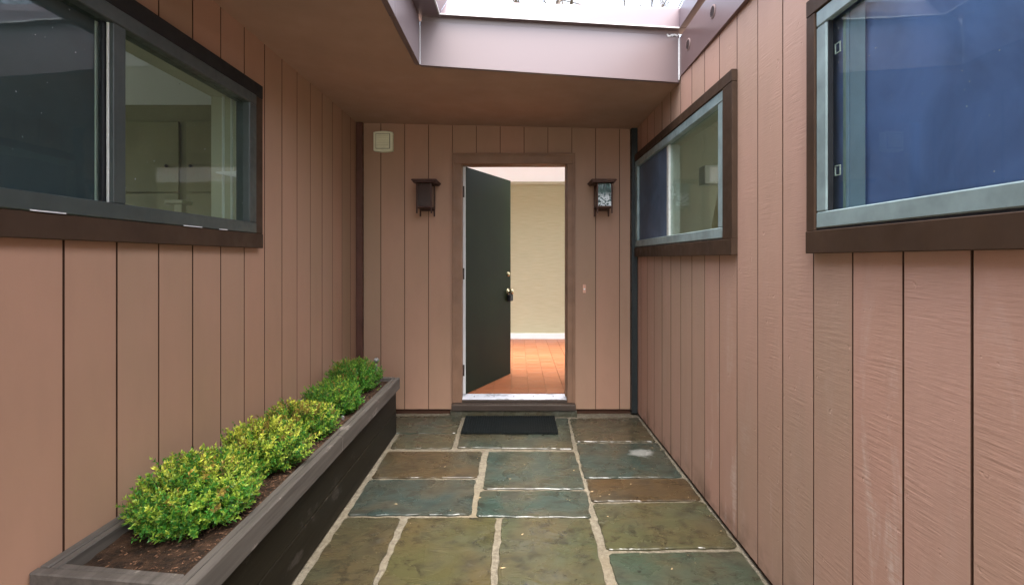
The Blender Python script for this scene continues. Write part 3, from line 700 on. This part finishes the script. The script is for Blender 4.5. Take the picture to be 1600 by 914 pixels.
def lantern(cx, cap_cx, label, mw, mglass):
    L = thing('wall_lantern', (cx, YE - .12, H(.37)), label, 'wall lantern', 'lanterns beside the doorway')
    MB().box(cap_cx - .106, cap_cx + .106, YE - .255, YE - .01, H(.650), H(.664), .004).build('cap', mw, L)
    MB().box(cap_cx - .095, cap_cx + .095, YE - .25, YE - .012, H(.638), H(.651), .003).build('cap', mw, L)
    x0_, x1_, y0_, y1_ = cx - .067, cx + .067, YE - .20, YE - .03
    for xx in (x0_, x1_ - .012):
        for yy_, zb in ((y0_, .385), (y1_ - .012, .37)):
            MB().box(xx, xx + .012, yy_, yy_ + .012, H(zb), H(.637), .001).build('post', mw, L)
    MB().box(x0_ + .013, x1_ - .013, y0_ + .004, y0_ + .008, H(.447), H(.634), 0).build('glass', mglass, L)
    for xx in (x0_ + .004, x1_ - .008):
        MB().box(xx, xx + .004, y0_ + .013, y1_ - .013, H(.447), H(.634), 0).build('glass', m_dglass, L)
    MB().box(x0_ + .001, x1_ - .001, y0_ + .001, y1_ - .001, H(.434), H(.446), .001).build('bottom_plate', mw, L)
    MB().box(cx - .06, cx + .06, YE - .0290, YE - .0005, H(.42), H(.66), .002).build('back_plate', mw, L)
    return L
lantern(-.781, -.772, 'dark brown wooden lantern left of the door, glass unlit and black', m_lantern, m_dglass)
lantern(.735, .720, 'brown wooden lantern right of the door with swirled teal and white glass', m_lanternR, m_lglass)

# ------------------------------------------------------------------ door mat
mt = thing('doormat', (-.06, 4.08, .002), 'black ribbed rubber mat on the flagstones before the step', 'doormat')
MB().box(-.436, .318, 3.872, 4.285, .002, .010, .003).build('base', m_mat, mt)
mb = MB(); n = 38
for i in range(n):
    x = -.425 + .732 * (i + .5) / n; mb.box(x - .0045, x + .0045, 3.885, 4.272, .010, .017, 0)
mb.build('rib', m_mat, mt, kind='stuff')
mb = MB()
for a in ((-.436, .318, 3.872, 3.882), (-.436, .318, 4.275, 4.285), (-.436, -.427, 3.882, 4.275), (.309, .318, 3.882, 4.275)): mb.box(*a, .0102, .016, 0)
mb.build('border', m_mat, mt)

# ------------------------------------------------------------------ planter
pl = thing('planter', (-1.15, 2.65, 0), 'long dark wooden planter box along the left wall', 'planter')
zr = lambda x: H(-.900 - .0346 * (x + 1.402))        # the rim tips slightly towards the passage
yn = lambda x: 1.442 - .061 * (x + 1.402)            # near end is slightly askew
XA, XB, YF = -1.4035, -.911, 3.905
def qbox(pts, zb, zt, bev, name, m): 
    return MB().hexa([V(x, y, zb(x)) for x, y in pts] + [V(x, y, zt(x)) for x, y in pts], bev).build(name, m, pl)
# side boards (two stacked courses of boards, the lower one slightly proud)
for z0, z1, dx in ((.004, .172, 0), (.175, .345, .002)):
    qbox([(-.962, yn(-.94) + .012), (-.937 - dx, yn(-.94) + .012), (-.937 - dx, 3.897), (-.962, 3.897)], lambda x: z0, lambda x: z1, .002, 'side_board', m_box)
    qbox([(-1.40, yn(-1.4) + .012), (-.9625, yn(-.96) + .012), (-.9625, yn(-.96) + .035), (-1.40, yn(-1.4) + .035)], lambda x: z0, lambda x: z1, .002, 'end_board', m_box)
qbox([(-1.40, 3.874), (-.9625, 3.874), (-.9625, 3.897), (-1.40, 3.897)], lambda x: .004, lambda x: .345, .002, 'end_board', m_box)
qbox([(-1.4035, 1.48), (-1.38, 1.48), (-1.38, 3.87), (-1.4035, 3.87)], lambda x: .004, lambda x: .345, 0, 'side_board', m_box)
# rim: outer 2x4 on edge, inner strip
lo = lambda x: zr(x) - .088; lo2 = lambda x: zr(x) - .10
# right, in three lengths
for a, b in ((yn(XB), 2.62), (2.6225, YF)):
    qbox([(XB - .031, a), (XB, a), (XB, b), (XB - .031, b)], lo, zr, .004, 'rim_board', m_rim)
qbox([(XB - .058, yn(XB) + .030), (XB - .0355, yn(XB) + .030), (XB - .0355, YF - .03), (XB - .058, YF - .03)], lo2, lambda x: zr(x) - .003, .003, 'rim_strip', m_rim)
qbox([(XA, yn(XA)), (XB - .0325, yn(XB - .03)), (XB - .0325, yn(XB - .03) + .030), (XA, yn(XA) + .030)], lo, zr, .004, 'rim_board', m_rim)
qbox([(XA + .056, yn(XA) + .0325), (XB - .060, yn(XB) + .0325), (XB - .060, yn(XB) + .056), (XA + .056, yn(XA) + .056)], lo2, lambda x: zr(x) - .003, .003, 'rim_strip', m_rim)
qbox([(XA, yn(XA) + .0325), (XA + .028, yn(XA) + .0325), (XA + .028, YF), (XA, YF)], lo, zr, .004, 'rim_board', m_rim)
qbox([(XA + .0305, yn(XA) + .0325), (XA + .054, yn(XA) + .0325), (XA + .054, YF - .03), (XA + .0305, YF - .03)], lo2, lambda x: zr(x) - .003, .003, 'rim_strip', m_rim)
qbox([(XA + .03, YF - .028), (XB - .033, YF - .028), (XB - .033, YF), (XA + .03, YF)], lo, zr, .004, 'rim_board', m_rim)
mb = MB(); nx, ny = 26, 130; grid = []
SOIL = lambda x, y: H(-.945) + .010 * noise.noise(V(x * 6, y * 6, 0)) + .006 * noise.noise(V(x * 22, y * 22, 5)) + .004 * noise.noise(V(x * 60, y * 60, 5)) + .012 * max(0, (x + 1.1) / .15) * .4
for j in range(ny + 1):
    row = []
    for i in range(nx + 1):
        x = -1.352 + (.385) * i / nx; y = 1.46 + 2.42 * j / ny; row.append(mb.bm.verts.new((x, y, SOIL(x, y))))
    grid.append(row)
for j in range(ny):
    for i in range(nx): mb.bm.faces.new((grid[j][i], grid[j][i + 1], grid[j + 1][i + 1], grid[j + 1][i]))
mb.build('soil', m_soil, pl, smooth=True, kind='stuff')
mb = MB()
for i in range(1500):
    x = -1.345 + .37 * rng.random() ** .6; y = 1.5 + 2.36 * rng.random(); z = SOIL(x, y) + .002
    L = .002 + .009 * rng.random() ** 2; t = rng.random() * 6.28; wd = .001 + .0035 * rng.random(); d = V(math.cos(t), math.sin(t), .5 * (rng.random() - .3)) * L; e = V(-math.sin(t), math.cos(t), 0) * wd
    vs = [mb.bm.verts.new(V(x, y, z) + q) for q in (-d - e, d - e, d + e, -d + e)] + [mb.bm.verts.new(V(x, y, z + .002) + q) for q in (-d * .7, d * .7)]
    for f in ((0, 1, 5, 4), (1, 2, 5), (2, 3, 4, 5), (3, 0, 4)): mb.bm.faces.new([vs[k] for k in f])
mb.build('mulch', m_chip, pl, kind='stuff')
pt = tag(MB().hexa([V(-1.035, 2.966, .40), V(-1.022, 2.964, .40), V(-1.022, 2.967, .40), V(-1.035, 2.969, .40), V(-1.030, 2.950, .432), V(-1.015, 2.948, .428), V(-1.015, 2.951, .428), V(-1.030, 2.953, .432)]).build('plant_tag', m_white), 'small white plastic tag stuck in the soil before the fourth shrub', 'plant tag')
m_tap = paint('dull_grey_metal', (.20, .20, .19), .5, .2)
vk = thing('valve_cap', (-1.005, 3.77, .40), 'small grey rounded tap head poking up behind the farthest shrub', 'tap')
MB().tube((-1.065, 3.80, .40), (-1.065, 3.80, .575), .007, .007, 8).build('stem', m_tap, vk)
MB().lathe((-1.065, 3.80, .575), (0, 0, 1), [(0, .014), (.008, .020), (.018, .020), (.028, .010)], 12).build('cap', m_tap, vk, smooth=True)

# ------------------------------------------------------------------ shrubs
def shrub(cx, cy, rx, ry, ht, n, seed, tint, label):
    r = random.Random(seed); root = thing('shrub', (cx, cy, H(-.945)), label, 'shrub', 'shrubs in the long planter')
    z0 = H(-.945); verts = []; faces = []; cols = []; stems = MB()
    def leaf(p, d, up, L, W, col):
        s_ = d.cross(up)
        if s_.length < 1e-3: return
        s_.normalize(); nn = s_.cross(d).normalized(); k = len(verts)
        mid = p + d * L * .5; fold = nn * W * .28
        verts.extend([p, mid + s_ * W * .5 + fold - d * L * .08, p + d * L - nn * L * .12, mid - s_ * W * .5 + fold - d * L * .08, mid + d * L * .18 - nn * .0])
        faces.extend([(k, k + 1, k + 4), (k + 1, k + 2, k + 4), (k + 2, k + 3, k + 4), (k + 3, k, k + 4)]); cols.extend([col] * 5)
    lump = [(r.uniform(0, 6.28), r.uniform(-.1, 1), r.uniform(.82, 1.16)) for _ in range(9)]
    for i in range(n):
        th = r.uniform(0, 2 * math.pi); cz = r.uniform(-.62, 1.0) ; sn = math.sqrt(max(0, 1 - cz * cz))
        dirv = V(math.cos(th) * sn, math.sin(th) * sn, cz)
        k = 1.0
        for lt, lc, ls in lump:
            dd = dirv.dot(V(math.cos(lt) * math.sqrt(1 - lc * lc * .99), math.sin(lt) * math.sqrt(1 - lc * lc * .99), lc)); k += (ls - 1) * max(0, dd) ** 4
        k *= r.uniform(.86, 1.06) if r.random() < .85 else r.uniform(.45, .85)
        if r.random() < .12: k *= r.uniform(1.06, 1.22)
        zc = z0 + ht * .47
        tip = V(cx + dirv.x * rx * k, cy + dirv.y * ry * k, zc + dirv.z * ht * .53 * k)
        tip.x = max(tip.x, -1.392 + .01 * r.random())
        if tip.z < z0 + .006: continue
        base = V(cx + dirv.x * rx * k * .35, cy + dirv.y * ry * k * .35, z0 + (tip.z - z0) * .45)
        d = (tip - base); d = (d.normalized() + V(r.uniform(-.35, .35), r.uniform(-.35, .35), r.uniform(-.05, .6))).normalized()
        Ls = r.uniform(.05, .09) if r.random() < .9 else r.uniform(.09, .13); start = tip - d * Ls
        if r.random() < .55: stems.tube(base.lerp(start, .3), start, .0018, .0012, 4, False); stems.tube(start, tip, .0012, .0005, 4, False)
        side = d.cross(V(r.uniform(-1, 1), r.uniform(-1, 1), r.uniform(-1, 1))).normalized()
        yel = tint[0] * (r.random() ** 1.2) * (.4 + .8 * max(0, dirv.z)); red = r.random() < tint[1] * max(0, dirv.z + .15)
        nn = 7
        for j in range(nn):
            t = j / (nn - 1); p = start + d * Ls * t
            side = (Matrix.Rotation(R(90 + r.uniform(-15, 15)), 3, d) @ side).normalized()
            for sg in (-1, 1):
                ld = (side * sg + d * (.55 + .5 * t) + V(0, 0, .15)).normalized(); a = min(1, yel * (.45 + .8 * t)); v = r.uniform(.6, 1.2) if r.random() < .8 else 1.45
                c = V(.13, .30, .030).lerp(V(.66, .68, .11), a)
                if r.random() < .5 and a < .35: c = V(.07, .24, .035)
                if red and t > .45: c = c.lerp(V(.30, .125, .045), .65)
                leaf(p, ld, d, r.uniform(.015, .026) * (1 - .25 * t), r.uniform(.0085, .0125) * (1 - .2 * t), (c.x * v, c.y * v, c.z * v, 1))
        leaf(start + d * Ls, d, side, .019, .008, (c.x, c.y, c.z, 1))
    for i in range(7):
        a = r.uniform(0, 6.28); stems.tube((cx + .02 * math.cos(a), cy + .02 * math.sin(a), z0 - .01), (cx + .6 * rx * math.cos(a), cy + .6 * ry * math.sin(a), z0 + ht * r.uniform(.35, .6)), .005, .0025, 6, False)
    o_ = V(cx, cy, z0); me = bpy.data.meshes.new('foliage'); me.from_pydata([tuple(v - o_) for v in verts], [], faces)
    ca = me.color_attributes.new('leaf_colour', 'FLOAT_COLOR', 'POINT'); flat = [x for c in cols for x in c]; ca.data.foreach_set('color', flat)
    me.materials.append(m_leaf); link('foliage', me, o_, root, 'stuff')
    stems.build('stems', m_stem, root, kind='stuff')
shrub(-1.175, 1.835, .205, .220, .225, 800, 3, (.85, .08), 'largest fresh green shrub, nearest in the planter')
shrub(-1.150, 2.265, .190, .148, .215, 560, 5, (1.1, .22), 'yellow green shrub, second from the near end of the planter')
shrub(-1.155, 2.665, .184, .135, .212, 480, 8, (1.0, .40), 'reddish tipped yellow green shrub in the middle of the planter')
shrub(-1.120, 3.085, .172, .145, .195, 480, 11, (.35, .10), 'deep green shrub with a white tag, fourth along the planter')
shrub(-1.165, 3.600, .185, .19, .225, 560, 14, (.25, .25), 'dark green shrub at the far end of the planter by the end wall')

# ------------------------------------------------------------------ rooms seen through the door and windows
hf = link('interior_floor', None, V(0, 6, .1), kind='structure')
MB().box(-2.3, 2.7, 4.53, 7.75, .02, .137, 0).build('grout_bed', m_grout, hf)
tm = MB().box(-.0795, .0795, -.0795, .0795, -.004, .0040, .0015)
t0 = tm.build('tile', m_tile, hf); 
TP = .163; first = True; far = MB()
for j in range(19):
    for i in range(-14, 16):
        x = -.058 + TP * (i + .5); y = 4.53 + TP * (j + .5)
        if y > 7.58: continue
        if -5 < i < 7 or 0:
            o = t0 if first else t0.copy()
            if not first: C.objects.link(o)
            first = False; o.location = V(x, y, .138 + rng.random() * .0012) - WORLD[hf.name]
        elif -2.2 < x < 2.6: far.box(x - .0795, x + .0795, y - .0795, y + .0795, .134, .1425, 0)
far.build('tile_field', m_tile, hf, kind='stuff')
hall = thing('interior_wall', (0, 7.6, .14), 'pale grasscloth covered wall seen inside through the open doorway', 'wall')
MB().box(-2.3, 2.7, 7.60, 7.70, .1, H(1.26), 0).build('wall_covering', m_cloth, hall)
MB().box(-2.2, 2.6, 7.585, 7.599, .142, .232, .003).build('baseboard', m_white, hall)
MB().box(-2.2, 2.6, 7.57, 7.599, H(1.125), H(1.166), .003).build('crown_moulding', m_intcream, hall)
hc = link('interior_ceiling', None, V(0, 6.8, H(1.168)), kind='structure')
MB().box(-2.3, 2.7, 4.56, 4.75, H(1.168), H(1.20), 0).box(-2.3, -1.9, 4.75, 6.12, H(1.168), H(1.20), 0).box(2.0, 2.7, 4.75, 6.12, H(1.168), H(1.20), 0).build('ceiling_board', m_ceil, hc)
MB().box(-2.3, 2.7, 6.12, 7.72, H(1.168), H(1.175), 0).build('opal_panel', m_opal, hc)  # white ceiling made translucent, deck left out above, to brighten the hall
for nm, x0_, x1_ in (('a', -2.4, -2.3), ('b', 2.7, 2.8)):     # hall side walls, each with an unseen opening added for daylight
    sw_ = thing('interior_wall', (x0_, 6, .1), 'white hall side wall with a tall glazed opening, ' + ('left' if x0_ < 0 else 'right') + ' of the doorway', 'wall')
    MB().box(x0_, x1_, 4.46, 4.7, .0, H(1.26), 0).box(x0_, x1_, 7.45, 7.75, .0, H(1.26), 0).box(x0_, x1_, 4.7, 7.45, .0, .2, 0).box(x0_, x1_, 4.7, 7.45, H(1.05), H(1.26), 0).build('wall_board', m_white, sw_)
# room behind the left wall
lr = thing('cupboard', (-3, 3.95, .1), 'olive wall of fitted cupboards seen through the left window', 'cupboard')
MB().box(-5.2, -1.58, 3.93, 4.02, -.1, H(1.235), 0).build('carcass', m_olive, lr)
yk = 3.91; px = lambda p: (p - 808) * yk / 785
g_ = (px(281), px(289))
for a, b in ((px(170), g_[0] - .01), (g_[1] + .01, px(360))):
    d = MB().box(a, b, yk, 3.929, H(.52), H(1.07), .003).build('cupboard_door', m_olivedoor, lr)
    kx = px(262) if a < px(200) else px(299.6)
    MB().lathe((kx, yk, H(.722)), (0, -1, 0), [(0, .007), (.010, .006), (.014, .013), (.022, .012), (.026, .004)], 12).build('knob', m_black, d, smooth=True)
    MB().box(a, b, yk, 3.929, H(-.2), H(.512), .003).build('cupboard_door', m_olivedoor, lr)
sm = thing('interior_wall', (-5.2, 1, 0), 'outer wall of the room behind the left window, with its own window opening', 'wall')
MB().box(-5.3, -5.2, -2.7, .3, -.1, H(1.26), 0).box(-5.3, -5.2, 3.4, 4.0, -.1, H(1.26), 0).box(-5.3, -5.2, .3, 3.4, -.1, .5, 0).box(-5.3, -5.2, .3, 3.4, 2.4, H(1.26), 0).build('wall_board', m_intcream, sm)  # opening added in this unseen wall to let sky light in
MB().box(-5.2, -1.6, -2.7, -2.6, -.1, H(1.26), 0).build('wall_board', m_intcream, sm)
fl = MB().box(-5.3, -1.58, -2.7, 3.93, -.05, .08, 0).build('interior_floor', m_sill, kind='structure')
MB().box(-5.2, -1.56, -2.6, 3.93, H(1.205), H(1.23), 0).build('interior_ceiling', m_ceil, kind='structure')
# a white post-like floor lamp standing in that room
fp = thing('display_stand', (-2.2, 3.3, .08), 'pale narrow stand just visible low through the left window', 'stand')
MB().box(-2.24, -2.19, 3.28, 3.33, .08, H(.36), .003).build('post', m_intcream, fp)
MB().box(-2.29, -2.17, 3.26, 3.36, H(.36), H(.385), .004).build('top', m_intcream, fp)
# room behind the right wall
rw = thing('interior_wall', (3, 4.5, 0), 'dim olive wall of the room behind the small right window', 'wall')
MB().box(1.2, 4.7, 4.465, 4.55, -.1, H(1.35), 0).build('wall_board', m_olive, rw)
MB().box(4.7, 4.8, -2.7, .0, -.1, H(1.35), 0).box(4.7, 4.8, 4.3, 4.55, -.1, H(1.35), 0).box(4.7, 4.8, .0, 4.3, -.1, .5, 0).box(4.7, 4.8, .0, 4.3, 2.45, H(1.35), 0).box(1.2, 4.7, -2.7, -2.6, -.1, H(1.35), 0).build('wall_board', m_intcream, rw)  # unseen outer wall, opening added to let sky light into the room
MB().box(1.2, 4.8, -2.7, 4.55, -.05, .08, 0).build('interior_floor', m_sill, kind='structure')
MB().box(1.2, 4.8, -2.7, 4.55, H(1.30), H(1.34), 0).build('interior_ceiling', m_ceil, kind='structure')
ch = thing('sideboard', (1.72, 4.1, .08), 'dark low sideboard under the white lamp inside the small window', 'sideboard')
MB().box(1.35, 2.1, 3.85, 4.35, .16, .92, .004).build('case', m_sill, ch)
MB().box(1.33, 2.12, 3.83, 4.37, .92, .95, .004).build('top', m_sill, ch)
for x0_ in (1.37, 2.04):
    for y0_ in (3.87, 4.29): MB().box(x0_, x0_ + .04, y0_, y0_ + .04, .08, .16, .002).build('leg', m_sill, ch)
lp = thing('table_lamp', (1.64, 4.02, .95), 'table lamp with square white shade seen through the small right window', 'lamp')
MB().hexa([V(1.486, 3.98, H(.60)), V(1.79, 3.98, H(.60)), V(1.79, 4.12, H(.60)), V(1.486, 4.12, H(.60)), V(1.488, 3.985, H(.745)), V(1.788, 3.985, H(.745)), V(1.788, 4.115, H(.745)), V(1.488, 4.115, H(.745))], .004).build('lamp_shade', m_shade, lp)
MB().lathe((1.66, 4.02, .951), (0, 0, 1), [(0, .17), (.03, .175), (.25, .16), (.75, .085), (.93, .05), (.98, .02)], 20).build('lamp_base', m_lampbase, lp, smooth=True)

# ------------------------------------------------------------------ bare trees beyond the house
def tree(x, y, h, seed, label):
    r = random.Random(seed); root = thing('bare_tree', (x, y, -.16), label, 'tree', 'bare trees behind the house')
    tk = MB(); br_ = MB()
    def grow(p, d, L, rad, lev):
        n = 4; q = p
        for i in range(n):
            d = (d + V(r.uniform(-.16, .16), r.uniform(-.16, .16), r.uniform(-.02, .10))).normalized(); q2 = q + d * L / n
            r0 = rad * (1 - .5 * i / n); r1 = rad * (1 - .5 * (i + 1) / n)
            (tk if lev == 0 else br_).tube(q, q2, r0, r1, 8 if lev == 0 else (5 if lev < 3 else 3), False)
            if lev < 5 and (lev > 0 or i > 0):
                for _ in range(2 if lev < 3 else 1):
                    a = r.uniform(0, 6.28); s_ = d.cross(V(math.cos(a), math.sin(a), .3)).normalized()
                    grow(q2, (d * .75 + s_ * r.uniform(.5, .9)).normalized(), L * r.uniform(.45, .68), r1 * .55, lev + 1)
            q = q2
    grow(V(x, y, -.16), V(0, 0, 1), h * .62, .17, 0)
    tk.build('trunk', m_bark, root); br_.build('crown', m_bark, root, kind='stuff')
tree(2.6, 15.5, 15, 21, 'bare branched tree whose twigs show above the roof edge')
tree(5.6, 19, 16, 22, 'second leafless tree farther behind the house')
tree(12, 7.5, 14, 23, 'leafless tree to the right, mirrored in the left window')
print('script done, objects', len(bpy.data.objects))
